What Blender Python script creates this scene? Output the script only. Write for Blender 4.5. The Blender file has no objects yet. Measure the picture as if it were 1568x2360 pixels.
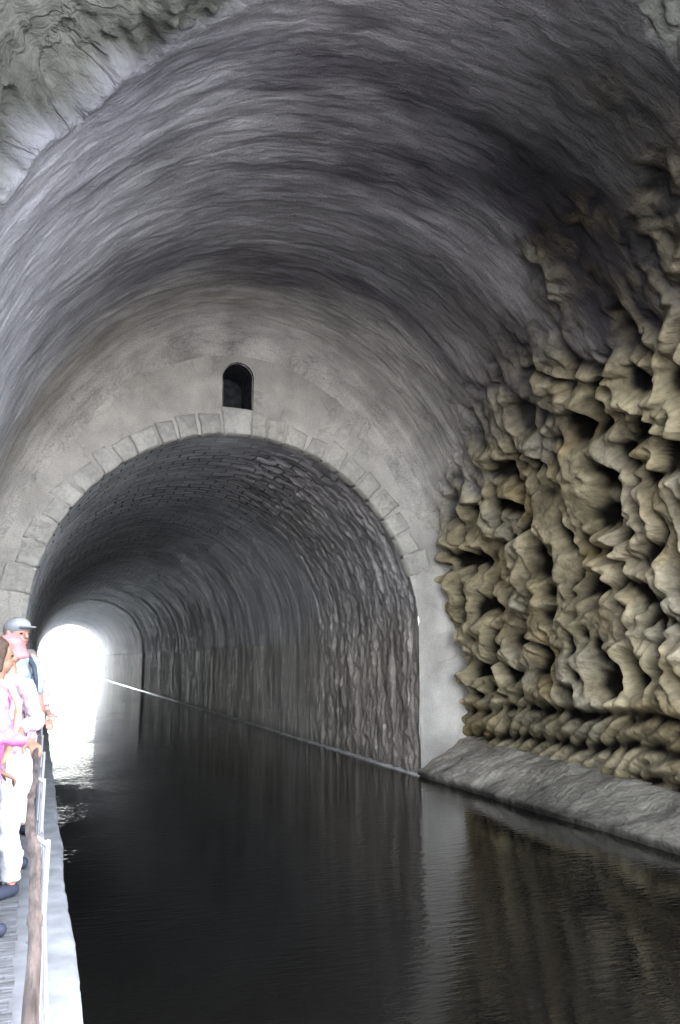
import bpy, math, numpy as np, random
from mathutils import Vector, Matrix
random.seed(3); rng=np.random.default_rng(5)
C=bpy.context.scene.collection
EYE=2.1; PY=13.5; YEND=99.0; PATH=EYE-1.55
# ---------------- noise helpers
def h3(i,j,k,seed=0):
    i=i.astype(np.int64);j=j.astype(np.int64);k=k.astype(np.int64)
    n=(i*73856093)^(j*19349663)^(k*83492791)^(seed*2654435761)
    n&=0xffffffff
    n=((n^(n>>15))*2246822519)&0xffffffff
    n=((n^(n>>13))*3266489917)&0xffffffff
    n=n^(n>>16)
    return n/4294967295.0
def vn(x,y,z,seed=0):
    x0=np.floor(x);y0=np.floor(y);z0=np.floor(z)
    fx=x-x0;fy=y-y0;fz=z-z0
    fx=fx*fx*fx*(fx*(fx*6-15)+10);fy=fy*fy*fy*(fy*(fy*6-15)+10);fz=fz*fz*fz*(fz*(fz*6-15)+10)
    r=0
    for a in (0,1):
        for b in (0,1):
            for c in (0,1):
                w=(fx if a else 1-fx)*(fy if b else 1-fy)*(fz if c else 1-fz)
                r=r+w*h3(x0+a,y0+b,z0+c,seed)
    return r*2-1
def fbm(x,y,z,o=4,seed=0):
    r=0;a=1.0;f=1.0;t=0
    for q in range(o):
        r=r+a*vn(x*f,y*f,z*f,seed+q*17);t+=a;a*=.5;f*=2.03
    return r/t
def worley(x,y,z,seed=0):
    x0=np.floor(x);y0=np.floor(y);z0=np.floor(z)
    F1=np.full(x.shape,9.0);F2=np.full(x.shape,9.0)
    for a in (-1,0,1):
        for b in (-1,0,1):
            for c in (-1,0,1):
                i=x0+a;j=y0+b;k=z0+c
                d=np.sqrt((i+h3(i,j,k,seed)-x)**2+(j+h3(i,j,k,seed+1)-y)**2+(k+h3(i,j,k,seed+2)-z)**2)
                m=d<F1
                F2=np.where(m,F1,np.minimum(F2,d));F1=np.where(m,d,F1)
    return F1,F2
def ss(a,b,x):
    t=np.clip((x-a)/(b-a),0,1);return t*t*(3-2*t)
def blur(A,n,st=1):
    for _ in range(n):
        A=(np.roll(A,st,0)+2*A+np.roll(A,-st,0))/4
        B=A.copy();B[:,st:-st]=(A[:,:-2*st]+2*A[:,st:-st]+A[:,2*st:])/4;A=B
    return A
# ---------------- mesh helpers
def mesh_from(name,V,F,mat,UV=None,tint=None,smooth=True,parent=None,coll=C):
    V=np.asarray(V,dtype=np.float32);F=np.asarray(F,dtype=np.int32)
    used=np.unique(F);mp=-np.ones(len(V),dtype=np.int32);mp[used]=np.arange(len(used))
    V=V[used];F=mp[F]
    if UV is not None:UV=np.asarray(UV)[used]
    if tint is not None:tint=np.asarray(tint)[used]
    me=bpy.data.meshes.new(name)
    me.vertices.add(len(V));me.vertices.foreach_set('co',V.ravel())
    n=F.shape[1]
    me.loops.add(F.size);me.loops.foreach_set('vertex_index',F.ravel())
    me.polygons.add(len(F));me.polygons.foreach_set('loop_start',np.arange(0,F.size,n,dtype=np.int32))
    try: me.polygons.foreach_set('loop_total',np.full(len(F),n,dtype=np.int32))
    except Exception: pass
    me.update(calc_edges=True)
    if UV is not None:
        l=me.uv_layers.new(name='UVMap');l.data.foreach_set('uv',UV[F.ravel()].astype(np.float32).ravel())
    if tint is not None:
        a=me.color_attributes.new('tint','FLOAT_COLOR','POINT')
        c=np.ones((len(V),4),dtype=np.float32);c[:,:3]=tint;a.data.foreach_set('color',c.ravel())
    me.polygons.foreach_set('use_smooth',np.full(len(F),smooth))
    me.validate();me.update()
    me.materials.append(mat)
    o=bpy.data.objects.new(name,me);coll.objects.link(o)
    if parent:o.parent=parent
    return o
def grid_faces(nu,nv):
    i=np.arange(nu-1)[:,None];j=np.arange(nv-1)[None,:]
    a=i*nv+j
    return np.stack([a,a+1,a+nv+1,a+nv],-1).reshape(-1,4)
def empty(name,loc=(0,0,0)):
    o=bpy.data.objects.new(name,None);o.location=loc;C.objects.link(o);return o
def meta(o,label,cat,group=None):
    o['label']=label;o['category']=cat
    if group:o['group']=group
# ---------------- materials
def newmat(name):
    m=bpy.data.materials.new(name);m.use_nodes=True
    return m,m.node_tree.nodes,m.node_tree.links,m.node_tree.nodes['Principled BSDF']
def simple(name,col,rough=.7,var=.15,scale=8,bump=.1,spec=.3,stretch=None,dist=.02):
    m,N,L,b=newmat(name)
    tc=N.new('ShaderNodeTexCoord');n=N.new('ShaderNodeTexNoise');n.inputs['Scale'].default_value=scale;n.inputs['Detail'].default_value=6
    if stretch:
        mp=N.new('ShaderNodeMapping');mp.inputs['Scale'].default_value=stretch;L.new(tc.outputs['Object'],mp.inputs['Vector']);L.new(mp.outputs[0],n.inputs['Vector'])
    else: L.new(tc.outputs['Object'],n.inputs['Vector'])
    r=N.new('ShaderNodeValToRGB');r.color_ramp.elements[0].position=.3;r.color_ramp.elements[1].position=.7
    r.color_ramp.elements[0].color=tuple(c*(1-var) for c in col)+(1,);r.color_ramp.elements[1].color=tuple(min(1,c*(1+var)) for c in col)+(1,)
    L.new(n.outputs['Fac'],r.inputs['Fac']);L.new(r.outputs['Color'],b.inputs['Base Color'])
    b.inputs['Roughness'].default_value=rough;b.inputs['Specular IOR Level'].default_value=spec
    if bump:
        bp=N.new('ShaderNodeBump');bp.inputs['Strength'].default_value=bump;bp.inputs['Distance'].default_value=dist
        L.new(n.outputs['Fac'],bp.inputs['Height']);L.new(bp.outputs['Normal'],b.inputs['Normal'])
    return m
def stone(name,uvs=(1,7),rough=.75,crack=.8,crackscale=(.55,4.5),bump=.6,dist=.05,detailcol=.5,brick=None,grain=30,spec=.3,use_obj=False,finec=.16,crackw=.022,fineb=.25):
    m,N,L,b=newmat(name)
    tc=N.new('ShaderNodeTexCoord')
    src=tc.outputs['Object' if use_obj else 'UV']
    at=N.new('ShaderNodeVertexColor');at.layer_name='tint'
    def mapped(sx,sy,sz=1):
        mp=N.new('ShaderNodeMapping');mp.inputs['Scale'].default_value=(sx,sy,sz)
        L.new(src,mp.inputs['Vector']);return mp.outputs['Vector']
    def noise(vec,scale,det=8,rg=.6,ds=0):
        n=N.new('ShaderNodeTexNoise');n.inputs['Scale'].default_value=scale;n.inputs['Detail'].default_value=det
        n.inputs['Roughness'].default_value=rg;n.inputs['Distortion'].default_value=ds;L.new(vec,n.inputs['Vector']);return n.outputs['Fac']
    def mth(op,a,bb,clamp=False):
        n=N.new('ShaderNodeMath');n.operation=op;n.use_clamp=clamp
        for k,v in enumerate((a,bb)):
            if v is None:continue
            if isinstance(v,(int,float)):n.inputs[k].default_value=v
            else:L.new(v,n.inputs[k])
        return n.outputs[0]
    def mr(v,a,bb,c,d):
        n=N.new('ShaderNodeMapRange');n.inputs['From Min'].default_value=a;n.inputs['From Max'].default_value=bb
        n.inputs['To Min'].default_value=c;n.inputs['To Max'].default_value=d;L.new(v,n.inputs['Value']);return n.outputs[0]
    st=noise(mapped(uvs[0],uvs[1],uvs[1] if use_obj else 1),1.0,8,.62,.6)
    fine=noise(mapped(1,1.6),grain,6,.65)
    blot=noise(mapped(1,1),.9,5,.6)
    cr=noise(mapped(crackscale[0],crackscale[1],crackscale[1] if use_obj else 1),1.0,5,.55,.5)
    cr=mth('ABSOLUTE',mth('SUBTRACT',cr,.5),None)
    cr=mr(cr,0,crackw,0,1)
    gate=mr(noise(mapped(.5,.9),1.3,3,.5),.42,.6,0,1)
    crk=mth('MULTIPLY',mth('SUBTRACT',1,cr),mth('MULTIPLY',gate,crack))
    val=mth('ADD',mr(st,.3,.7,1-detailcol,1+detailcol),mr(fine,.3,.7,-finec,finec))
    val=mth('MULTIPLY',val,mr(blot,.3,.7,.74,1.26))
    val=mth('MULTIPLY',val,mth('SUBTRACT',1,mth('MULTIPLY',crk,.75)))
    hgt=mth('ADD',st,mth('MULTIPLY',fine,fineb))
    hgt=mth('SUBTRACT',hgt,mth('MULTIPLY',crk,.6))
    if brick:
        wv=N.new('ShaderNodeVectorMath');wv.operation='ADD'
        nn=N.new('ShaderNodeTexNoise');nn.inputs['Scale'].default_value=1.7;nn.inputs['Detail'].default_value=3
        L.new(src,nn.inputs['Vector'])
        sc=N.new('ShaderNodeVectorMath');sc.operation='SCALE';sc.inputs['Scale'].default_value=.24
        L.new(nn.outputs['Color'],sc.inputs[0]);L.new(src,wv.inputs[0]);L.new(sc.outputs[0],wv.inputs[1])
        bk=N.new('ShaderNodeTexBrick');L.new(wv.outputs[0],bk.inputs['Vector'])
        bk.inputs['Scale'].default_value=1;bk.inputs['Brick Width'].default_value=brick[0];bk.inputs['Row Height'].default_value=brick[1]
        bk.inputs['Mortar Size'].default_value=.024;bk.inputs['Mortar Smooth'].default_value=.4
        sx=N.new('ShaderNodeSeparateXYZ');L.new(src,sx.inputs[0])
        gu=N.new('ShaderNodeMapRange');gu.interpolation_type='SMOOTHSTEP';gu.inputs['From Min'].default_value=5.6;gu.inputs['From Max'].default_value=7.4
        gu.inputs['To Min'].default_value=.06;gu.inputs['To Max'].default_value=1;L.new(sx.outputs[0],gu.inputs['Value'])
        g2=mth('MULTIPLY',mr(noise(mapped(.35,.4),1.0,3,.5),.38,.58,.3,1),gu.outputs[0])
        bkf=mth('MULTIPLY',bk.outputs['Fac'],g2)
        bw0=mr(bk.outputs['Color'],0,1,-.2,.18)
        bw=mth('ADD',1.0,mth('MULTIPLY',bw0,gu.outputs[0]))
        bk.inputs['Color1'].default_value=(0,0,0,1);bk.inputs['Color2'].default_value=(1,1,1,1);bk.inputs['Mortar'].default_value=(.5,.5,.5,1)
        val=mth('MULTIPLY',val,bw)
        val=mth('MULTIPLY',val,mth('SUBTRACT',1,mth('MULTIPLY',bkf,.8)))
        hgt=mth('SUBTRACT',hgt,mth('MULTIPLY',bkf,.7))
    vm=N.new('ShaderNodeVectorMath');vm.operation='SCALE'
    L.new(at.outputs['Color'],vm.inputs[0]);L.new(val,vm.inputs['Scale'])
    L.new(vm.outputs[0],b.inputs['Base Color'])
    L.new(mr(fine,.3,.7,rough-.1,rough+.1),b.inputs['Roughness']);b.inputs['Specular IOR Level'].default_value=spec
    bp=N.new('ShaderNodeBump');bp.inputs['Strength'].default_value=bump;bp.inputs['Distance'].default_value=dist
    L.new(hgt,bp.inputs['Height']);L.new(bp.outputs['Normal'],b.inputs['Normal'])
    return m
M_vault=stone('vault_stone',(1.2,6.5),crack=.4,crackscale=(.8,5.5),bump=.85,dist=.045,detailcol=.26,grain=30,crackw=.02,fineb=.7,finec=.24,spec=.08,rough=.88)
M_inner=stone('tunnel_masonry',(1.0,9),rough=.47,crack=.3,crackscale=(.6,6),bump=.85,dist=.045,detailcol=.34,brick=(.5,.27),spec=.55,fineb=.6,finec=.2)
M_plaster=stone('portal_plaster',(1.1,1.3),crack=.3,crackscale=(1.0,1.0),bump=.7,dist=.03,detailcol=.14,finec=.17,fineb=.7,spec=.1,rough=.88)
M_rock=stone('eroded_rock',(3,3),crack=.2,crackscale=(1.8,2.6),bump=1,dist=.06,detailcol=.38,grain=14,rough=.88,spec=.1,fineb=.7,finec=.26)
M_flake=stone('flaking_rock',(2.2,2.2),crack=.4,crackscale=(1.6,1.6),bump=1,dist=.08,detailcol=.3,grain=14,rough=.88,spec=.1,fineb=.6)
M_ledge=stone('ledge_stone',(7,1.6),crack=.4,crackscale=(5,1),bump=1,dist=.06,detailcol=.34,grain=16,fineb=.7,spec=.15,rough=.85,finec=.22)
M_arch=stone('arch_stone_surface',(2.5,2.5),crack=.3,crackscale=(2,2),bump=.7,dist=.025,detailcol=.18,use_obj=True,grain=16,fineb=.6,spec=.1,rough=.88)
M_dark=simple('niche_stone',(.032,.032,.038),.85,.6,7,1,dist=.08)
M_path=simple('worn_concrete_path',(.23,.242,.255),.75,.25,5,.6)
M_plank=simple('weathered_plank',(.12,.125,.132),.8,.45,5,.6,stretch=(1,9,1))
M_ground=simple('pale_gravel',(.6,.6,.59),.9,.12,3,.2)
M_grass=simple('hill_scrub',(.07,.09,.04),.9,.4,1,.3)
M_wood=simple('weathered_wood',(.075,.060,.055),.7,.6,8,1,stretch=(5,.8,5))
M_metal=simple('painted_post',(.20,.20,.21),.5,.15,9,.1)
# water
m,N,L,b=newmat('canal_water')
b.inputs['Base Color'].default_value=(.0035,.0034,.003,1);b.inputs['Roughness'].default_value=.0;b.inputs['IOR'].default_value=1.333;b.inputs['Specular IOR Level'].default_value=.5
tc=N.new('ShaderNodeTexCoord');mp=N.new('ShaderNodeMapping');mp.inputs['Scale'].default_value=(1.3,5.5,1);mp.inputs['Rotation'].default_value=(0,0,.36);L.new(tc.outputs['Object'],mp.inputs['Vector'])
n1=N.new('ShaderNodeTexNoise');n1.inputs['Scale'].default_value=3.0;n1.inputs['Detail'].default_value=3;n1.inputs['Roughness'].default_value=.5;L.new(mp.outputs[0],n1.inputs['Vector'])
n2=N.new('ShaderNodeTexNoise');n2.inputs['Scale'].default_value=.4;n2.inputs['Detail'].default_value=2;L.new(tc.outputs['Object'],n2.inputs['Vector'])
mr_=N.new('ShaderNodeMapRange');mr_.inputs['From Min'].default_value=.35;mr_.inputs['From Max'].default_value=.65;mr_.inputs['To Min'].default_value=.2;mr_.inputs['To Max'].default_value=1;L.new(n2.outputs['Fac'],mr_.inputs['Value'])
mm=N.new('ShaderNodeMath');mm.operation='MULTIPLY';L.new(n1.outputs['Fac'],mm.inputs[0]);L.new(mr_.outputs[0],mm.inputs[1])
bp=N.new('ShaderNodeBump');bp.inputs['Strength'].default_value=.5;bp.inputs['Distance'].default_value=.012;L.new(mm.outputs[0],bp.inputs['Height']);L.new(bp.outputs['Normal'],b.inputs['Normal'])
M_water=m
# ---------------- profiles (x, z world)
CX=3.22
def profile(xr,xl,zs,rx,rz,n1,n2,zb=-0.6):
    a=np.stack([np.full(n1,xr),np.linspace(zb,zs,n1,endpoint=False)],1)
    t=np.linspace(0,math.pi,n2)
    b=np.stack([CX+rx*np.cos(t),zs+rz*np.sin(t)],1)
    c=np.stack([np.full(n1,xl),np.linspace(zs,zb,n1+1)[1:]],1)
    return np.concatenate([a,b,c])
def arclen(P):
    d=np.sqrt((np.diff(P,axis=0)**2).sum(1));return np.concatenate([[0],np.cumsum(d)])
def normals(P):
    T=np.gradient(P,axis=0);T/=np.linalg.norm(T,axis=1)[:,None]
    return np.stack([T[:,1],-T[:,0]],1)
RO=4.37;RI=3.47;ZSI=EYE+.56;ZSO=EYE+.54;Y0=2.0
# ======== outer chamber grid
n1=150;n2=780
P=profile(CX+RO,CX-RO,ZSO,RO,5.64,n1,n2);S=arclen(P);NN=normals(P)
Ys=np.concatenate([np.linspace(Y0,4,60,endpoint=False),np.linspace(4,12.5,580,endpoint=False),np.linspace(12.5,PY,95)]);ny=len(Ys)
nu=len(P)
X=np.repeat(P[:,0][:,None],ny,1);Z=np.repeat(P[:,1][:,None],ny,1);Y=np.repeat(Ys[None,:],nu,0)
SS=np.repeat(S[:,None],ny,1);NX=np.repeat(NN[:,0][:,None],ny,1);NZ=np.repeat(NN[:,1][:,None],ny,1)
zr=Z-EYE;side=(X-CX)/RO
E1,E2=worley(X*1.1,Y*1.5,Z*1.1,301)
wob=.8*fbm(Y*.9,SS*.7,Y*0,3,5)+.6*fbm(Y*2.4,SS*2.0,Y*0,3,9)+.7*(E1-.5)
zb=np.interp(Y,[2,5.5,6.5,7.5,9,11,12.3,12.9,13.2,13.5],[4.9,5.0,5.0,4.85,4.6,4.25,3.8,3.5,3.1,2.8])+wob*(.35+.5*ss(13,12,Y))
right=(X>CX)
rockm=right&(zr<zb)
rw=ss(0,.8,zb-zr)*right
rsoft=ss(-1.1,1.6,zb-zr)*right
lipY=np.interp(side,[-1,-.6,-.2,.3,.6,1],[6.6,6.1,5.25,4.95,5.25,5.4])+.25*fbm(SS*.7,SS*0,SS*0,4,31)+.14*fbm(SS*4,SS*0,SS*0,3,33)
front=Y<lipY
fr=ss(0,.18,lipY-Y)
high=ss(.0,2.0,zr)*(1-right*ss(.0,.8,zb-zr))
vault_d=.08*fbm(SS*.35,Y*.35,Y*0,3,1)+.030*fbm(SS*.9,Y*3.6,Y*0,4,2)+.014*fbm(SS*3,Y*9,Y*0,4,8)
vault_d*= 1-.7*ss(12.3,13.4,Y)
fil=np.clip((Y-11.0)/2.5,0,1)**2.4
fr_r=.25+.52*ss(1.0,4.0,zr)
tq_=np.clip((Y-(PY-fr_r))/fr_r,0,.995)
vault_d-= (.08*fil+fr_r*.85*(1-np.sqrt(1-tq_**2)))*ss(-.9,1.2,zr)*(1-rw)
# rock
idx=np.where((rsoft>0))
px,py,pz=X[idx],Y[idx],Z[idx]
wx=.50*fbm(px*.9,py*.9,pz*.9,4,41);wy=.50*fbm(px*.9,py*.9,pz*.9,4,42);wz=.50*fbm(px*.9,py*.9,pz*.9,4,43)
a=px+wx;bb=py+wy;c=pz+wz
bb2=bb+.45*c
F1,F2=worley(a/1.4,bb2/.60,c/1.1,3)
l1=np.clip(1-(F1/.9)**2,0,1)
g1=1-ss(.0,.20,F2-F1)
G1,G2=worley(a/.7,(bb-.4*c)/.24,c/.35,7)
l2=np.clip(1-(G1/.9)**2,0,1)
g2=1-ss(.0,.25,G2-G1)
K1,K2=worley(a/.95+9,(bb-.2*c)/.50,c/.70,19)
hole=(1-ss(.10,.58,K1))
H1,H2=worley(a/.42+5,(bb+.3*c)/.2,c/.27,23)
hole2=(1-ss(.05,.55,H1))
gate1=ss(-.25,.2,fbm(px*1.1,py*1.1,pz*1.1,2,56))
gate2=ss(-.2,.2,fbm(px*.9,py*.9,pz*.9,2,57))
gate3=ss(-.2,.25,fbm(px*1.2+9,py*1.2,pz*1.2,2,58))
big=fbm(px*.5,py*.5,pz*.5,3,61)
med=fbm(a*1.8,bb*2.6,c*1.8,3,63)
rid1=1-2.2*np.abs(fbm(a*1.1,bb2*1.7,c*1.15,3,75))
rid=1-2*np.abs(fbm(a*2.6,bb*2.8,c*2.4,3,74))
lum=-.12*(l1-.4)-.13*(l2-.4)*gate2-.15*(rid1-.45)-.05*(rid-.4)+.26*g1*gate1+.11*g2*gate2+.54*hole+.24*hole2*gate3-.28*big-.12*med-.07
low=1-ss(1.32,1.50,pz+.3*wx)
dg=(py*1.0+1.25*pz+.9*wy+.5*wx)/.36
rib=np.abs(np.sin(dg*math.pi))
saw=dg-np.floor(dg)
roll=np.abs(np.sin((pz-.42+.35*wx+.05*py)*math.pi/.46))
band=-.18*roll**.5-.20*rib**.6*roll**.1-.10*saw*roll**.2-.08*med+.34
lum=lum*(1-low)+band*low
lump=np.zeros_like(X);lump[idx]=lum
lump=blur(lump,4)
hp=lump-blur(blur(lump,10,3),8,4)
cav_shade=ss(-.015,.105,hp)
lump[idx]+=(.034*fbm(px*8,py*8,pz*8,4,71)+.06*fbm(px*2.6,py*2.6,pz*2.6,3,72))
edgeb=ss(11.9,13.2,Y)*ss(-1.3,-.7,zr)
D=vault_d*(1-rw)+rw*.05+rsoft*lump*(.15+.85*rw)*1.1-rw*edgeb*(.18+.22*fbm(Z*1.1,Y*0,Y*0,3,88))
fl=(.12+.45*np.minimum(np.maximum(lipY-Y,0),2.2))*fr*high
rough=.20*(fbm(X*.9,Y*.9,Z*.9,3,81))+.09*fbm(X*3,Y*3,Z*3,4,82)
terr=fbm(X*.9+Z*.3,Y*.9,Z*.9,4,83)*6; terr=(np.floor(terr)+ss(.4,.6,terr-np.floor(terr)))/6
D=D+fl+fr*high*(rough+.36*terr)
X2=X+NX*D;Z2=Z+NZ*D;Y2=Y+.05*fbm(X*3,Y*3,Z*3,2,99)*(1-ss(12.6,12.9,Y))*ss(Y0,Y0+.5,Y)
V=np.stack([X2,Y2,Z2],-1).reshape(-1,3);UV=np.stack([SS,Y],-1).reshape(-1,2)
def col(*c):return np.array(c)[None,None,:]
left=ss(.1,.85,-side)
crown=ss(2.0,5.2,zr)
patch=fbm(SS*.35,Y*.6,Y*0,4,111)[...,None]
T=col(.335,.314,.318)*(1+.4*patch)
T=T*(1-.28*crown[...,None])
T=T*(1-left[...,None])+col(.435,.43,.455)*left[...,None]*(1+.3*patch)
rr=ss(.3,.9,side)[...,None]
T=T*(1-rr*.6)+col(.31,.27,.24)*rr*.6
dk=ss(-.12,.3,fbm(SS*.28+4,Y*.8,Y*0,5,113))[...,None]
cw=(ss(.5,4.5,zr)*(1-.6*left)*(1-.6*ss(10,12.5,Y)))[...,None]
T=T*(1-dk*cw)+T*col(.38,.365,.41)*dk*cw
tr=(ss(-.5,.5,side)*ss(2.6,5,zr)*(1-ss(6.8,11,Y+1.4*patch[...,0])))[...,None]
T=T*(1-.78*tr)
pl=ss(10.0,12.9,Y+1.6*patch[...,0])[...,None]
T=T*(1-pl)+col(.43,.40,.36)*pl
R1=col(.195,.162,.10)*(1+.45*fbm(X*1.0,Y*1.0,Z*1.0,4,121)[...,None])
oc=ss(0,.5,fbm(X*1.1+7,Y*1.1,Z*1.1,3,122))[...,None]
R1=R1*(1-oc*.5)+col(.20,.137,.055)*oc*.5
gy=ss(0,.5,fbm(X*.7+17,Y*.7,Z*.7,3,123))[...,None]
R1=R1*(1-gy*.4)+col(.20,.187,.157)*gy*.4
pale=ss(.03,.14,-hp)
R1=R1*(1+.55*pale[...,None])
R1=R1*(1-.97*cav_shade[...,None])  # shade of the hollows painted into the rock tint, beyond their real depth
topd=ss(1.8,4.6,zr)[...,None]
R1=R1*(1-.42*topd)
rt=ss(-.4,1.3,zb-zr)*right
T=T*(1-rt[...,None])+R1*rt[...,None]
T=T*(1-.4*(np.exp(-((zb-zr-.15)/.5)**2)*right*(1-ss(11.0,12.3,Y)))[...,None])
G=col(.125,.126,.108)*(1+.6*fbm(X*1.3,Y*1.3,Z*1.3,4,131)[...,None])
rside=ss(.0,.5,side)[...,None]
G=G*(1-.2*rside)
ff=(fr*high)[...,None]
T=T*(1-ff)+G*ff
lipd=(np.exp(-((Y-lipY)/.35)**2)*high*(side<.1))[...,None]
T=T*(1-.4*lipd)
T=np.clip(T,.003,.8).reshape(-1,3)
F=grid_faces(nu,ny)
rm=rockm.reshape(-1);fm=(front&(zr>.3)).reshape(-1)
fr_rock=rm[F].sum(1)>=3
fr_front=(fm[F].sum(1)>=3)&~fr_rock
tunnel=empty('tunnel',(CX,PY,0));meta(tunnel,'old soot-stained stone canal tunnel with arched inner portal and masonry vault','tunnel')
bpy.context.view_layer.update()
def par(o,p):
    o.parent=p;o.matrix_parent_inverse=Matrix.Translation(-Vector(p.matrix_world.translation if p.parent is None and p.type=='EMPTY' else (0,0,0)))
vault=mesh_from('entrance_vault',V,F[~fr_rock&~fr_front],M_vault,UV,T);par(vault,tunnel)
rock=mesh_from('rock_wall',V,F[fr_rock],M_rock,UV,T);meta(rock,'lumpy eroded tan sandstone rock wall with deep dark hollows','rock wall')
ov=mesh_from('rock_overhang',V,F[fr_front],M_flake,UV,T);meta(ov,'rough flaking grey-green rock overhang around the mouth of the vault','rock')
edge=np.stack([X2[:,0],Z2[:,0]],1)[::3]
ks=np.linspace(1,2.7,40)
VV=[];
for q,k in enumerate(ks):
    x=CX+(edge[:,0]-CX)*k;z=-.6+(edge[:,1]+.6)*k
    y=np.full(len(x),Y0-(k-1)*.9)
    nf=fbm(x*.6,z*.6,x*0+k,4,140)*.6*min(1,q/4)
    VV.append(np.stack([x,y+nf,z],1))
VV=np.array(VV);sh=VV.shape;VV=VV.reshape(-1,3)
cl=mesh_from('cliff',VV,grid_faces(sh[0],sh[1]),M_flake,VV[:,[0,2]],np.tile([[.22,.22,.19]],(len(VV),1)))
meta(cl,'weathered grey rock cliff face surrounding the canal tunnel mouth','cliff')
# ======== portal wall
m1=90;m2=560
PI=profile(CX+RI,CX-RI,ZSI,RI,RI,m1,m2);PO=profile(CX+RO+.9,CX-RO-.9,ZSO,RO+.9,5.64+.9,m1,m2)
nr=100;tt=np.linspace(0,1,nr)
XX=PI[:,0][:,None]*(1-tt)+PO[:,0][:,None]*tt;ZZ=PI[:,1][:,None]*(1-tt)+PO[:,1][:,None]*tt
YY=PY+(.05*fbm(XX*.8,ZZ*.8,XX*0,3,150)+.03*fbm(XX*3,ZZ*3,XX*0,4,151))*(1-.8*ss(.3,.6,tt))[None,:]+.04*(1-ss(0,.05,tt))[None,:]
edgew=(.04*fbm(ZZ*2.2,XX*2.2,XX*0,4,155))*(1-ss(0,.15,tt))[None,:]
XX=XX+edgew*np.sign(XX-CX)
NXC=CX-.13;NW=.27;NZ0=ZSI+RI+.46;NZ1=NZ0+.60
def sdf(x,z):
    dx=np.abs(x-NXC)-NW
    box=np.maximum(dx,np.maximum(NZ0-z,z-NZ1-.001))
    circ=np.sqrt((x-NXC)**2+(z-NZ1)**2)-NW
    return np.minimum(box,circ)
Fp=grid_faces(len(PI),nr)
xf,zf=XX.reshape(-1),ZZ.reshape(-1)
keep=sdf(xf[Fp].mean(1),zf[Fp].mean(1))>0
Fp2=Fp[keep]
usedr=np.zeros(len(xf),bool);usedr[Fp[~keep].ravel()]=True;usedk=np.zeros(len(xf),bool);usedk[Fp2.ravel()]=True
bd=usedr&usedk
for it in range(6):
    s=sdf(xf,zf);e=1e-3
    gx=(sdf(xf+e,zf)-s)/e;gz=(sdf(xf,zf+e)-s)/e
    xf=np.where(bd,xf-gx*s,xf);zf=np.where(bd,zf-gz*s,zf)
Fp2=Fp2[sdf(xf[Fp2].mean(1),zf[Fp2].mean(1))>-.004]
Vp=np.stack([xf,YY.reshape(-1),zf],1)
pt=fbm(xf*.7,zf*.7,xf*0,4,160);pt2=fbm(xf*2.2,zf*1.1,xf*0,4,161)
Tp=np.array([[.44,.408,.365]])*(1+.24*pt[:,None]+.18*pt2[:,None])
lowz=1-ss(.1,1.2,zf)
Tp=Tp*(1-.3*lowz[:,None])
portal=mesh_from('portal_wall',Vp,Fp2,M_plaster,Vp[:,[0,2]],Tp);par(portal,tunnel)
prof=[(NXC-NW-.012,NZ0-.012),(NXC+NW+.012,NZ0-.012)]+[(NXC+(NW+.012)*math.cos(t),NZ1+(NW+.012)*math.sin(t)) for t in np.linspace(0,math.pi,14)]
vs=[];k=len(prof)
deps=[-.04,.10,.14,.22,.26,.34,.38,.46,.52,.6,.7,.8,.9]
for qi,d in enumerate(deps):
    for pi_,(x,z) in enumerate(prof):
        j=random.uniform(-.035,.02) if d>.0 else 0
        vs.append((x-(x-NXC)*j*2,PY+d,z+j*.6))
fs=[]
for q in range(len(deps)-1):
    for i in range(k):
        fs.append((q*k+i,q*k+(i+1)%k,(q+1)*k+(i+1)%k,(q+1)*k+i))
me=bpy.data.meshes.new('niche');me.from_pydata(vs,[],fs+[tuple(range((len(deps)-1)*k,len(deps)*k))]);me.materials.append(M_dark)
nic=bpy.data.objects.new('niche',me);C.objects.link(nic);nic.parent=portal
def wedge(a0,a1,r0,r1,y0,y1,name,tintc,seed):
    na,nrr=12,14
    pts=[];fs=[]
    rs=random.Random(seed);tw=[rs.uniform(-.02,.02) for _ in range(4)]
    for i in range(na+1):
        for j in range(nrr+1):
            u=i/na;v=j/nrr
            a=a0+(a1-a0)*u+tw[0]*v*(1-u)*.5+tw[1]*v*u*.5;r=r0+(r1-r0)*v+ (tw[2]*u+tw[3]*(1-u))*v*2
            x=CX+r*math.cos(a);z=ZSI+r*math.sin(a)
            ed=min(u,1-u,v,1-v)
            bev=0 if ed>.05 else .014
            n=fbm(np.array([x*5.0]),np.array([z*5.0]),np.array([seed*.7]),3,7)[0]
            n2_=fbm(np.array([x*9.0]),np.array([z*9.0]),np.array([seed*.7]),2,8)[0]
            pts.append((x+.016*n,y0+bev+.016*n+.010*n2_,z+.016*n2_))
    vs=pts[:];nf=len(pts)
    for i in range(na):
        for j in range(nrr):
            q=i*(nrr+1)+j;fs.append((q,q+1,q+nrr+2,q+nrr+1))
    border=[i*(nrr+1) for i in range(na+1)]+[na*(nrr+1)+j for j in range(1,nrr+1)]+[i*(nrr+1)+nrr for i in range(na-1,-1,-1)]+[j for j in range(nrr-1,0,-1)]
    for bi_ in border:
        x,y,z=pts[bi_];vs.append((x,y1,z))
    nb=len(border)
    for i in range(nb):
        fs.append((border[i],border[(i+1)%nb],nf+(i+1)%nb,nf+i))
    o=mesh_from(name,np.array(vs),np.array(fs),M_arch,None,np.tile([tintc],(len(vs),1)),smooth=True)
    o.parent=portal
    return o
def wallY(x,z):
    x_=np.array([x]);z_=np.array([z]);return PY+.05*fbm(x_*.8,z_*.8,x_*0,3,150)[0]
kh=.36/RI/2*1.02;ka=math.pi/2+.038
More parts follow.
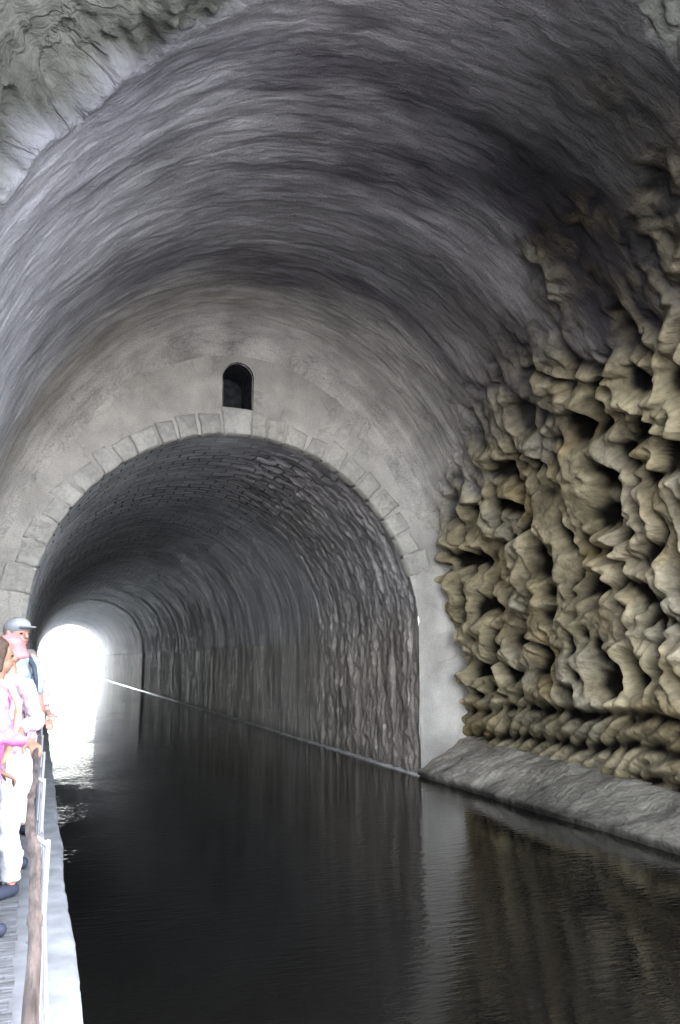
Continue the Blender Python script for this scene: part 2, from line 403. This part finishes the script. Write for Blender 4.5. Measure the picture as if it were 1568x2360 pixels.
wedge(ka-kh*1.3,ka+kh*1.3,RI-.02,RI+.46,PY-.07,PY+.2,'keystone',(.44,.415,.375),1)
sd=10
def ring(a,sgn,aend,warm):
    global sd
    while (a<aend if sgn>0 else a>aend):
        w=random.uniform(.085,.135);g=random.uniform(.010,.020)
        c=random.uniform(.37,.45)
        lo,hi=(a+g/2,a+w-g/2) if sgn>0 else (a-w+g/2,a-g/2)
        am=(lo+hi)/2;low_=max(0,1-abs(math.sin(am))*1.25)
        yw=wallY(CX+(RI+.2)*math.cos(am),ZSI+(RI+.2)*math.sin(am))
        wedge(lo,hi,RI-.015,RI+random.choice([.32,.38,.42,.46,.36]),yw-.028+.038*low_-random.random()*.018,PY+.2,'arch_stone',(c,c*(.94-.01*warm),c*(.85-.03*warm)),sd)
        a+=sgn*w;sd+=1
ring(ka+kh*1.3+.004,1,math.pi-.1,0)
ring(ka-kh*1.3-.004,-1,.3,1)
# ======== inner tunnel
q1=80;q2=340
Pn=profile(CX+RI,CX-RI,ZSI,RI,RI,q1,q2);Sn=arclen(Pn);Nn=normals(Pn)
Yi=np.concatenate([np.linspace(PY+.02,22,400,endpoint=False),np.linspace(22,56,320,endpoint=False),np.linspace(56,YEND,120)])
nu2=len(Pn);nv2=len(Yi)
X=np.repeat(Pn[:,0][:,None],nv2,1);Z=np.repeat(Pn[:,1][:,None],nv2,1);Y=np.repeat(Yi[None,:],nu2,0)
SS=np.repeat(Sn[:,None],nv2,1);NX=np.repeat(Nn[:,0][:,None],nv2,1);NZ=np.repeat(Nn[:,1][:,None],nv2,1)
zr=Z-EYE
D=.06*fbm(SS*.4,Y*.4,Y*0,3,201)+.02*fbm(SS*2,Y*6,Y*0,3,202)
rgt=ss(-.1,.5,(X-CX)/RI)
near=(1-ss(17.5,21.5,Y+.9*fbm(SS*.8,Y*.5,SS*0,3,5)))
D+=near*rgt*(.04+.06*fbm(SS*.5,Y*4.5,Y*0,4,203)+.055*fbm(SS*1.3,Y*9,Y*0,4,204)+.05*fbm(SS*6,Y*12,Y*0,3,206))
D+=(1-near)*rgt*.03*fbm(SS*.5,Y*3,Y*0,3,207)
far=ss(55.9,56.1,Y);D-=.05*far
bs_far=ss(19,30,Y)
belowspring=1-ss(.38,.52,zr+.05*fbm(Y*.7,Y*0,Y*0,2,78))
D+=.06*belowspring*bs_far*(1-.5*far)
D*=ss(PY,PY+.3,Y)
crev=np.exp(-((Y-16.6-.15*fbm(SS*1.3,SS*0,SS*0,3,77))/.10)**2)*rgt*belowspring*(1-ss(-.4,.3,zr))
D+=.3*crev
V=np.stack([X+NX*D,Y,Z+NZ*D],-1).reshape(-1,3)
pt=fbm(SS*.4,Y*.35,Y*0,4,210)[...,None]
T=col(.68,.66,.675)*(1+.3*pt)
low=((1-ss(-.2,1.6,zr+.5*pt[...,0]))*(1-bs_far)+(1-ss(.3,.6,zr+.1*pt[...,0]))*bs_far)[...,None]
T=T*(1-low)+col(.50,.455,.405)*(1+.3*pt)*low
left_lift=ss(-.2,.5,-(X-CX)/RI)[...,None];T=T*(1-left_lift)+col(.78,.79,.80)*left_lift  # left lining tinted paler to make up for light that doesn't reach it
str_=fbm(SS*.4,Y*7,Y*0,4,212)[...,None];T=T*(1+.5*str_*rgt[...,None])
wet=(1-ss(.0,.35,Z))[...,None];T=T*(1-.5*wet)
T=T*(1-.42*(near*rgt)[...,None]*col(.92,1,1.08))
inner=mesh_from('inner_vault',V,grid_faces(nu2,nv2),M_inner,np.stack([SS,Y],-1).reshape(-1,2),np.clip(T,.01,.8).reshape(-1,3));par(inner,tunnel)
yl=np.linspace(PY-.05,YEND,400)
w=.07+.015*fbm(yl*1.3,yl*0,yl*0,3,220)
sec=[(0,-.3),(0,.025),(1,.04)]
VL=[]
for (u,z) in sec:
    VL.append(np.stack([CX+RI+.08-(w+.08)*(1-u),yl,z+0*yl+.008*fbm(yl*3,yl*0,yl*0,2,221)],1))
VL=np.array(VL);s=VL.shape
M_kerb=simple('wet_kerb',(.55,.53,.5),.2,.3,4,.08,spec=1)
o=mesh_from('kerb',VL.reshape(-1,3),grid_faces(s[0],s[1]),M_kerb);par(o,tunnel)
# ======== right bank ledge
yb=np.linspace(2.0,PY+.05,620)
us=np.linspace(0,1,90)
UU=np.repeat(us[:,None],len(yb),1);YB=np.repeat(yb[None,:],90,0)
topz=np.interp(YB,[2,7,PY],[.30,.40,.68])
XB=np.where(UU<.2,CX+RI+0*UU,CX+RI+(UU-.2)/.8*1.35)
ZB=np.where(UU<.2,-.4+UU/.2*.5,.10+(topz-.10)*np.clip((UU-.2)/.5,0,1))
XB=XB+ss(.1,.2,UU)*(.12*fbm(YB*1.1,UU*2,YB*0,4,230))-.04
nz=.07*fbm(YB*1.2,UU*3,YB*0,4,231)+.045*fbm(YB*4+UU*6,UU*3,YB*0,5,232)
ZB=ZB+nz*ss(.12,.25,UU)
VB=np.stack([XB,YB,ZB],-1).reshape(-1,3)
st_=fbm(VB[:,0]*1.5,VB[:,1]*1.5,VB[:,2]*3,4,233)
bmix=ss(10.5,13.3,VB[:,1]+st_)[:,None]
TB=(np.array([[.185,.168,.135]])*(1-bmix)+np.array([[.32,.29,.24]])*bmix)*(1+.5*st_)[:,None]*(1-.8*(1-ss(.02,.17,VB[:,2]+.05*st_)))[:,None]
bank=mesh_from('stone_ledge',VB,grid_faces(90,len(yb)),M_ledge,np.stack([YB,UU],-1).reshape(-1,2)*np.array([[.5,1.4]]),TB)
meta(bank,'sloping worn stone ledge at the waterline below the rock wall','ledge')
# ======== water, path, ground, hill
def sheet(name,x0,x1,y0,y1,z,mat,nx=2,nyy=2,fn=None):
    xs=np.linspace(x0,x1,nx);ys=np.linspace(y0,y1,nyy)
    A,B=np.meshgrid(xs,ys,indexing='ij');Zc=np.full(A.shape,float(z)) if fn is None else fn(A,B)
    return mesh_from(name,np.stack([A,B,Zc],-1).reshape(-1,3),grid_faces(nx,nyy),mat)
wt=sheet('water',-.5,8.0,-150,700,0,M_water);wt['kind']='structure'
xs=np.array([-3000,-100,-20,-.6,-.4,8.3,8.6,20,100,3000.]);zs=np.array([3,1,.5,.5,-1.2,-1.2,.5,.6,2,4.])
ys=np.array([-600,-20,0,50,100,200,699,702,4000.])
A,B=np.meshgrid(xs,ys,indexing='ij');Zg=np.repeat(zs[:,None],len(ys),1)
Zg=np.where(B>700,np.maximum(Zg,.6),Zg)
g=mesh_from('ground',np.stack([A,B,Zg],-1).reshape(-1,3),grid_faces(len(xs),len(ys)),M_ground,smooth=False);g['kind']='structure'
yp=np.concatenate([np.linspace(-12,20,500),np.linspace(20.2,97,300)])
ex=.285+.018*fbm(yp*1.2,yp*0,yp*0,3,240)+.008*fbm(yp*6,yp*0,yp*0,2,241)
secs=[('a',-1.7,PATH-.03),('a',-.07,PATH-.03),('a',-.055,PATH+.008),('e',-.03,PATH+.0),('e',0.0,PATH-.025),('e',.005,PATH-.2),('e',-.02,-.5)]
VPt=[]
for kx,xx,zz in secs:
    x=(np.full(len(yp),xx) if kx=='a' else ex+xx)
    VPt.append(np.stack([x,yp,zz+.008*fbm(yp*2+xx*9,yp*0,yp*0,3,242)],1))
VPt=np.array(VPt);s=VPt.shape
tp=mesh_from('towpath',VPt.reshape(-1,3),grid_faces(s[0],s[1]),M_path);tp['kind']='structure'
pv=[];pf=[];y=-4.0
while y<12.8:
    w=random.uniform(.10,.14);z=PATH+random.uniform(.0,.008);xl=-1.1+random.uniform(-.02,.02);xr=-.02+random.uniform(-.012,.012)
    b0=len(pv);g_=.012
    for (xx) in np.linspace(xl,xr,10):
        wz=.004*math.sin(xx*3+y*7)+.012
        pv+= [(xx,y+g_,z-.05),(xx,y+g_,z-.004+wz),(xx,y+g_+.004,z+wz),(xx,y+w-.004,z+wz+.002),(xx,y+w,z-.003+wz),(xx,y+w,z-.05)]
    for q in range(9):
        for i in range(5):
            a=b0+q*6+i;pf.append((a,a+6,a+7,a+1))
    a=b0+54;pf.append((a,a+1,a+4,a+5));pf.append((a+1,a+2,a+3,a+4))
    y+=w+g_
dk_=mesh_from('boardwalk',np.array(pv),np.array(pf),M_plank,smooth=False);dk_['kind']='structure'
def hillf(A,B):
    return (13+2*fbm(A*.1,B*.1,A*0,3,250))*np.clip((55-np.abs(A-CX))/12,0,1)
hl=sheet('hill',-52,58,3.0,97.5,0,M_grass,60,60,hillf);hl['kind']='structure'
PO2=profile(CX+30,CX-30,ZSI,30,11,40,160,-.6);PI2=profile(CX+RI-.03,CX-RI+.03,ZSI,RI-.03,RI-.03,40,160,-.6)
tq=np.linspace(0,1,12);XX=PI2[:,0][:,None]*(1-tq)+PO2[:,0][:,None]*tq;ZZ=PI2[:,1][:,None]*(1-tq)+PO2[:,1][:,None]*tq
VF=np.stack([XX,np.full(XX.shape,YEND-.3),ZZ],-1).reshape(-1,3)
o=mesh_from('exit_wall',VF,grid_faces(len(PO2),12),M_plaster,VF[:,[0,2]],np.tile([[.36,.35,.33]],(len(VF),1)));par(o,tunnel)
# ======== primitives for figures
def capsule(bm_v,bm_f,p0,p1,r0,r1,seg=14,flat0=False,flat1=False,ell=1.0,up=None):
    p0=np.array(p0,float);p1=np.array(p1,float);d=p1-p0;Ln=np.linalg.norm(d)
    if Ln<1e-6:d=np.array([0,0,1.]);Ln=1e-6
    d=d/Ln
    ref=np.array([0,1.,0]) if up is None else np.array(up,float)
    if abs(d@ref)>.95:ref=np.array([1.,0,0])
    s=np.cross(d,ref);s/=np.linalg.norm(s);t=np.cross(s,d)
    rings=[];K=5
    if flat0:rings.append((p0,0.001));rings.append((p0,r0))
    else:
        for i in range(K+1):
            a=-math.pi/2+math.pi/2*i/K;rings.append((p0+d*r0*math.sin(a),max(.0005,r0*math.cos(a))))
    rings.append(((p0+p1)/2,(r0+r1)/2))
    if flat1:rings.append((p1,r1));rings.append((p1,0.001))
    else:
        for i in range(K+1):
            a=math.pi/2*i/K;rings.append((p1+d*r1*math.sin(a),max(.0005,r1*math.cos(a))))
    base=len(bm_v)
    for c,r in rings:
        for j in range(seg):
            a=2*math.pi*j/seg
            bm_v.append(tuple(c+s*r*math.cos(a)+t*r*ell*math.sin(a)))
    for q in range(len(rings)-1):
        for j in range(seg):
            bm_f.append((base+q*seg+j,base+q*seg+(j+1)%seg,base+(q+1)*seg+(j+1)%seg,base+(q+1)*seg+j))
    bm_f.append(tuple(base+j for j in range(seg))[::-1]);bm_f.append(tuple(base+(len(rings)-1)*seg+j for j in range(seg)))
def ellipsoid(v,f,c,r,seg=16,rg=10):
    base=len(v)
    for i in range(rg+1):
        a=-math.pi/2+math.pi*i/rg
        for j in range(seg):
            b_=2*math.pi*j/seg
            rc=max(.002,math.cos(a))
            v.append((c[0]+r[0]*rc*math.cos(b_),c[1]+r[1]*rc*math.sin(b_),c[2]+r[2]*math.sin(a)))
    for q in range(rg):
        for j in range(seg):
            f.append((base+q*seg+j,base+q*seg+(j+1)%seg,base+(q+1)*seg+(j+1)%seg,base+(q+1)*seg+j))
    f.append(tuple(base+j for j in range(seg))[::-1]);f.append(tuple(base+rg*seg+j for j in range(seg)))
def build(name,v,f,mat,parent,vox=.011,sm=4,fold=0):
    me=bpy.data.meshes.new(name);me.from_pydata(v,[],f);me.materials.append(mat)
    o=bpy.data.objects.new(name,me);C.objects.link(o);o.parent=parent
    if vox:
        r=o.modifiers.new('r','REMESH');r.mode='VOXEL';r.voxel_size=vox;r.use_smooth_shade=True
        if fold:
            tx=bpy.data.textures.get('folds') or bpy.data.textures.new('folds','CLOUDS');tx.noise_scale=.09;tx.noise_depth=2
            dd=o.modifiers.new('d','DISPLACE');dd.texture=tx;dd.strength=fold;dd.mid_level=.5
        if sm:
            s_=o.modifiers.new('s','SMOOTH');s_.factor=.5;s_.iterations=sm
    else:
        for p in me.polygons:p.use_smooth=True
    return o
def mixp(a,b,t):return tuple(a[i]*(1-t)+b[i]*t for i in range(3))
def person(loc,yaw,H,armL,armR,skin,topm,legm,hairm,shoem,label,cap=None,hat=None,longs=True,female=False,straps=None,bag=None,hairlong=False,tophem=.50,grp='visitors standing on the towpath',lean=0.0,slim=1.0):
    k=H/1.75
    root=empty('person',loc);root.rotation_euler=(0,0,yaw);meta(root,label,'person',grp)
    def LN(v):
        out=[]
        for (x,y,z) in v:
            t=max(0,z-.50*H)
            out.append((x,y-t*math.sin(lean),z-t*(1-math.cos(lean))))
        return out
    v=[];f=[]
    sh=.17*k if not female else .150*k
    hip=.085*k*slim
    z=lambda t:t*H
    w_=slim
    ellipsoid(v,f,(0,0,z(.535)),(.155*k*w_,.11*k*w_,.12*k));ellipsoid(v,f,(0,0,z(.63)),(.13*k*w_,.095*k*w_,.15*k));ellipsoid(v,f,(0,0,z(.74)),(.165*k*w_,.11*k*w_,.16*k))
    capsule(v,f,(-sh*.75,0,z(.808)),(sh*.75,0,z(.808)),.05*k,.05*k)
    capsule(v,f,(0,.01,z(.80)),(0,-.005,z(.885)),.058*k,.052*k)
    hz=z(.935)
    ellipsoid(v,f,(0,.012*k,hz+.018*k),(.076*k,.095*k,.098*k))
    ellipsoid(v,f,(0,-.028*k,hz-.05*k),(.056*k,.06*k,.066*k))
    capsule(v,f,(0,-.085*k,hz+.018*k),(0,-.103*k,hz-.018*k),.010*k,.015*k)
    capsule(v,f,(-.018*k,-.083*k,hz-.052*k),(.018*k,-.083*k,hz-.052*k),.009*k,.009*k)
    for s in(-1,1):
        ellipsoid(v,f,(s*.078*k,.01*k,hz),(.014*k,.022*k,.034*k),8,6)
        hp=(s*hip,0,z(.51));kn=(s*hip*1.15,-.015,z(.285));an=(s*hip*1.25,.02,z(.055))
        capsule(v,f,hp,kn,.088*k*w_,.058*k);capsule(v,f,kn,an,.056*k,.036*k)
        capsule(v,f,(an[0],.03,.045),(an[0]*1.1,-.15*k,.03),.038*k,.03*k)
    def arm(s,el,wr,dirf):
        shp=(s*sh,0,z(.805))
        capsule(v,f,shp,el,.048*k,.036*k);capsule(v,f,el,wr,.035*k,.025*k)
        d=np.array(dirf,float);d/=np.linalg.norm(d)
        side=np.cross(d,[0,0,1.]);side/=np.linalg.norm(side);dn=np.cross(side,d);dn=dn if dn[2]<0 else -dn
        w=np.array(wr,float)
        for q in (-1,0,1):capsule(v,f,w+side*q*.012,w+d*.085+side*q*.026,.016,.013,8)
        for q,ln in zip((-1.5,-.5,.5,1.5),(.058,.072,.068,.05)):
            b0=w+d*.088+side*q*.0185;b1=b0+d*ln*.5+dn*ln*.18;b2=b1+d*ln*.12+dn*ln*.45
            capsule(v,f,b0,b1,.0092,.0085,8);capsule(v,f,b1,b2,.0085,.0075,8)
        t0=w+d*.03+side*(-s)*.03;t1=t0+d*.03+side*(-s)*.028+dn*.012;t2=t1+d*.022+dn*.02
        capsule(v,f,t0,t1,.0115,.010,8);capsule(v,f,t1,t2,.010,.0085,8)
    arm(-1,*armR);arm(1,*armL)
    body=build('body',LN(v),f,skin,root,.0075,3)
    v=[];f=[];e=.014
    capsule(v,f,(0,0,z(tophem)),(0,0,z(.64)),.165*k*w_+e,.135*k*w_+e,20,True,False,.72,(0,1,0))
    capsule(v,f,(0,0,z(.62)),(0,0,z(.76)),.135*k*w_+e,.155*k*w_+e,20,False,False,.70,(0,1,0))
    capsule(v,f,(-sh*.8,0,z(.805)),(sh*.8,0,z(.805)),.05*k+e,.05*k+e)
    capsule(v,f,(0,.01,z(.80)),(0,.005,z(.846)),.066*k+.008,.062*k+.006,16,False,True)
    for s,A in((-1,armR),(1,armL)):
        shp=(s*sh,0,z(.805));el=A[0];wr=A[1]
        if longs:
            capsule(v,f,shp,el,.050*k+e,.040*k+.012);capsule(v,f,el,mixp(el,wr,.93),.039*k+.012,.030*k+.009,14,False,True)
        else:
            capsule(v,f,shp,mixp(shp,el,.7),.050*k+e,.048*k+e,14,False,True)
    build('jacket' if longs else 'shirt',LN(v),f,topm,root,.010,2,.065)
    v=[];f=[]
    capsule(v,f,(0,0,z(.50)),(0,0,z(.565)),.155*k*w_+.010,.15*k*w_+.008,20,False,True,.74,(0,1,0))
    for s in(-1,1):
        capsule(v,f,(s*hip,0,z(.51)),(s*hip*1.15,-.015,z(.285)),.088*k*w_+.014,.06*k+.014)
        capsule(v,f,(s*hip*1.15,-.015,z(.285)),(s*hip*1.25,.02,z(.06)),.06*k+.014,.05*k+.014,14,False,True)
    build('trousers',LN(v),f,legm,root,.010,2,.055)
    for s in(-1,1):
        x=s*hip*1.25
        v=[];f=[]
        capsule(v,f,(x,.035,.045),(x*1.1,-.15*k,.036),.048*k,.042*k,14)
        build('shoe',v,f,shoem,root,.008,3)
    v=[];f=[]
    ellipsoid(v,f,(0,.028*k,hz+.035*k),(.086*k,.098*k,.095*k))
    if hairlong:
        capsule(v,f,(0,.06*k,hz),(0,.07*k,hz-.10*k),.075*k,.055*k,14,ell=.6)
        for s in(-1,1):capsule(v,f,(s*.075*k,.0,hz+.03*k),(s*.085*k,.0,hz-.08*k),.028*k,.022*k)
    build('hair',LN(v),f,hairm,root,.010,2,.02)
    for s in(-1,1):
        v=[];f=[];ellipsoid(v,f,(s*.030*k,-.077*k,hz+.005*k),(.013*k,.008*k,.007*k),10,6);build('eye',LN(v),f,M_eye,root,None)
    v=[];f=[];capsule(v,f,(-.02*k,-.0905*k,hz-.052*k),(.02*k,-.0905*k,hz-.052*k),.0045,.0045,8);build('mouth',LN(v),f,M_lip,root,None)
    if cap:
        v=[];f=[]
        ellipsoid(v,f,(0,.012*k,hz+.055*k),(.090*k,.106*k,.070*k))
        ellipsoid(v,f,(0,-.10*k,hz+.05*k),(.065*k,.075*k,.010*k))
        build('cap',LN(v),f,cap,root,.009,2)
    if hat:
        v=[];f=[]
        ellipsoid(v,f,(0,.02*k,hz+.05*k),(.097*k,.112*k,.085*k))
        capsule(v,f,(0,.03*k,hz-.03*k),(0,.02*k,hz+.055*k),.118*k,.098*k,20,True,True)
        build('sun_hat',LN(v),f,hat,root,.009,3,.05)
    if straps:
        for s in(-1,1):
            v=[];f=[]
            pts=[(s*.105*k,.10*k,z(.62)),(s*.10*k,.11*k,z(.77)),(s*.10*k,.06*k,z(.845)),(s*.10*k,-.02*k,z(.848)),(s*.10*k,-.10*k,z(.80)),(s*.105*k,-.135*k,z(.74)),(s*.125*k,-.12*k,z(.66))]
            for i in range(len(pts)-1):capsule(v,f,pts[i],pts[i+1],.019,.019,8)
            build('backpack_strap',LN(v),f,straps,root,.008,2)
        v=[];f=[]
        ellipsoid(v,f,(0,.19*k,z(.71)),(.15*k,.10*k,.22*k));build('backpack',LN(v),f,straps,root,.012,3)
    if bag:
        v=[];f=[]
        pts=[(-.12*k,.03*k,z(.85)),(-.135*k,-.06*k,z(.835)),(-.12*k,-.13*k,z(.77)),(-.06*k,-.15*k,z(.70)),(.02*k,-.15*k,z(.63)),(.10*k,-.13*k,z(.56))]
        for i in range(len(pts)-1):capsule(v,f,pts[i],pts[i+1],.022,.022,8)
        build('bag_strap',LN(v),f,bag,root,.008,2)
    return root
M_eye=simple('eye_dark',(.03,.02,.015),.3,.1,5,0);M_lip=simple('lips',(.22,.08,.07),.5,.1,5,0)
sk1=simple('skin_tan',(.26,.155,.105),.5,.08,20,.05);sk2=simple('skin_sunburnt',(.42,.21,.16),.5,.1,14,.05);sk3=simple('skin_fair',(.45,.29,.23),.5,.08,14,.05)
mag=simple('magenta_fleece',(.66,.17,.42),.8,.3,9,.5);wht=simple('white_cotton',(.7,.7,.73),.8,.15,7,.3);blu=simple('pale_blue_cotton',(.28,.34,.39),.8,.2,7,.3)
grys=simple('grey_blue_cloth',(.17,.20,.25),.8,.3,7,.3);hair1=simple('dark_hair',(.03,.018,.012),.6,.4,40,.4);hair2=simple('grey_hair',(.18,.165,.15),.6,.3,40,.4);hair3=simple('brown_hair',(.06,.036,.024),.6,.4,40,.4)
capm=simple('grey_cap_cloth',(.24,.245,.25),.8,.15,12,.2);pinkp=simple('white_pink_print',(.6,.44,.5),.8,.4,26,.1);shoe1=simple('dark_shoe',(.03,.035,.055),.6,.2,10,.2);strapm=simple('navy_nylon',(.05,.06,.085),.6,.2,14,.2)
hatm=simple('salmon_pink_cloth',(.55,.19,.19),.8,.3,9,.4);yelw=simple('yellow_strap',(.65,.52,.3),.8,.3,12,.3)
person((-.27,5.2,PATH+.015),math.radians(105),1.66,
  armL=((.23,-.02,1.05),(.21,-.14,.86),(0,-1,-.5)),
  armR=((-.24,-.02,1.10),(-.29,-.17,1.07),(-1,-.1,-.25)),
  skin=sk1,topm=mag,legm=wht,hairm=hair3,shoem=shoe1,label='brown-haired visitor in magenta fleece with yellow strap holding the railing',female=True,hairlong=True,tophem=.47,lean=.06,slim=.84,bag=yelw)
person((-.15,6.0,PATH+.015),math.radians(-50),1.69,
  armR=((-.24,-.06,1.05),(-.22,-.18,.89),(0,-1,-.5)),
  armL=((.21,.08,1.12),(.22,-.08,1.07),(.3,-1,-.2)),
  skin=sk2,topm=pinkp,legm=wht,hairm=hair1,shoem=shoe1,label='woman in pink sun hat and pale printed top beside the railing',female=True,hairlong=False,tophem=.47,hat=hatm,lean=.08,slim=.82)
person((-.21,6.75,PATH+.015),math.radians(40),1.85,
  armR=((-.27,.0,1.13),(-.24,-.12,.90),(0,-.4,-1)),
  armL=((.22,-.08,1.17),(.10,-.27,1.08),(-.1,-1,-.2)),
  skin=sk2,topm=blu,legm=grys,hairm=hair2,shoem=shoe1,label='man in grey cap and pale blue shirt wearing a backpack',cap=capm,longs=False,straps=strapm,lean=.08,slim=.95)
person((-.12,7.9,PATH+.015),math.radians(30),1.62,
  armR=((-.26,.0,1.02),(-.22,-.14,.81),(0,-.4,-1)),
  armL=((.22,-.04,1.05),(.13,-.22,1.05),(-.3,-1,-.1)),
  skin=sk3,topm=pinkp,legm=wht,hairm=hair2,shoem=shoe1,label='visitor in white and pink printed shirt leaning on the railing',longs=False,female=True,lean=.12)
# ======== railing
rail=empty('railing',(.02,0,PATH));meta(rail,'rustic wooden pole handrail on slim posts along the towpath edge','railing')
def wob(y):
    return .010*math.sin(y*1.3+.4)+.006*math.sin(y*3.7)+.002*math.sin(y*9)
def tube(name,pts,rads,mat,seg=16):
    v=[];f=[]
    for i,(p,r) in enumerate(zip(pts,rads)):
        for j in range(seg):
            a=2*math.pi*j/seg
            q=r*(1+.10*math.sin(3*a+p[1]*2.1)+.05*math.sin(5*a-p[1]*3))if r>.009 else r
            v.append((p[0]+q*math.cos(a),p[1],p[2]+q*math.sin(a)))
    for q in range(len(pts)-1):
        for j in range(seg):
            f.append((q*seg+j,q*seg+(j+1)%seg,(q+1)*seg+(j+1)%seg,(q+1)*seg+j))
    f.append(tuple(range(seg)));f.append(tuple((len(pts)-1)*seg+j for j in range(seg)))
    me=bpy.data.meshes.new(name);me.from_pydata(v,[],f);me.materials.append(mat)
    for p in me.polygons:p.use_smooth=True
    o=bpy.data.objects.new(name,me);C.objects.link(o);o.parent=rail;return o
yy=np.arange(-1.5,12.9,.02)
def rr_(y):
    kk=0
    for q in (1.75,2.35,3.3,4.6,6.3):kk+=.004*math.exp(-((y-q)/.03)**2)
    return .0125+.0014*math.sin(y*3.1)+kk
tube('top_rail',[(wob(y),y,1.05+.006*math.sin(y*1.3)) for y in yy],[rr_(y) for y in yy],M_wood)
tube('lower_rail',[(.045,y,.80+.004*math.sin(y*2.3)) for y in yy],[.005]*len(yy),M_metal,8)
tube('lower_rail',[(.045,y,.45+.004*math.sin(y*2.3)) for y in yy],[.005]*len(yy),M_metal,8)
v=[];f=[];capsule(v,f,(.005,0,-.02),(.005,0,1.02),.009,.008,12,True,False);capsule(v,f,(.005,0,1.01),(-.03,0,1.035),.008,.007,12,False,False)
capsule(v,f,(.005,0,-.02),(.005,0,.014),.035,.03,12,True,True)
pm=bpy.data.meshes.new('post');pm.from_pydata(v,[],f);pm.materials.append(M_metal)
for p in pm.polygons:p.use_smooth=True
for i,y in enumerate([-.6,1.0,2.6,3.9,5.0,6.1,7.2,8.3,9.4,10.8,12.4]):
    o=bpy.data.objects.new('post',pm);C.objects.link(o);o.location=(.038,y,0);o.rotation_euler=(random.uniform(-.01,.01),random.uniform(-.006,.006),0);o.parent=rail
# ======== light
w=bpy.data.worlds.new('World');bpy.context.scene.world=w;w.use_nodes=True
NT=w.node_tree;bg=NT.nodes['Background'];sky=NT.nodes.new('ShaderNodeTexSky');sky.sky_type='NISHITA';sky.sun_disc=False
ELEV=math.radians(68);ROT=math.radians(108)
sky.sun_elevation=ELEV;sky.sun_rotation=ROT;sky.dust_density=2;sky.air_density=1.0;sky.ozone_density=1
hs=NT.nodes.new('ShaderNodeHueSaturation');hs.inputs['Saturation'].default_value=.45
NT.links.new(sky.outputs[0],hs.inputs['Color']);NT.links.new(hs.outputs[0],bg.inputs[0]);bg.inputs[1].default_value=2.9
sl=bpy.data.lights.new('sun','SUN');sl.energy=4;sl.angle=math.radians(.5);sl.color=(1,.96,.9)
so=bpy.data.objects.new('sun',sl);C.objects.link(so)
dv=Vector((math.sin(ROT)*math.cos(ELEV),math.cos(ROT)*math.cos(ELEV),math.sin(ELEV)))
so.rotation_euler=(-dv).to_track_quat('-Z','Y').to_euler();so.location=(0,0,40)
# ======== camera
cam=bpy.data.cameras.new('camera');co=bpy.data.objects.new('camera',cam);C.objects.link(co)
co.location=(0,0,EYE);co.rotation_euler=(math.radians(90+10.64),0,math.radians(-20.66))
cam.sensor_fit='HORIZONTAL';cam.sensor_width=36;cam.lens=1809/1568*36;cam.clip_start=.05;cam.clip_end=6000
bpy.context.scene.camera=co
sc=bpy.context.scene;sc.view_settings.view_transform='Standard';sc.view_settings.look='None';sc.view_settings.exposure=0
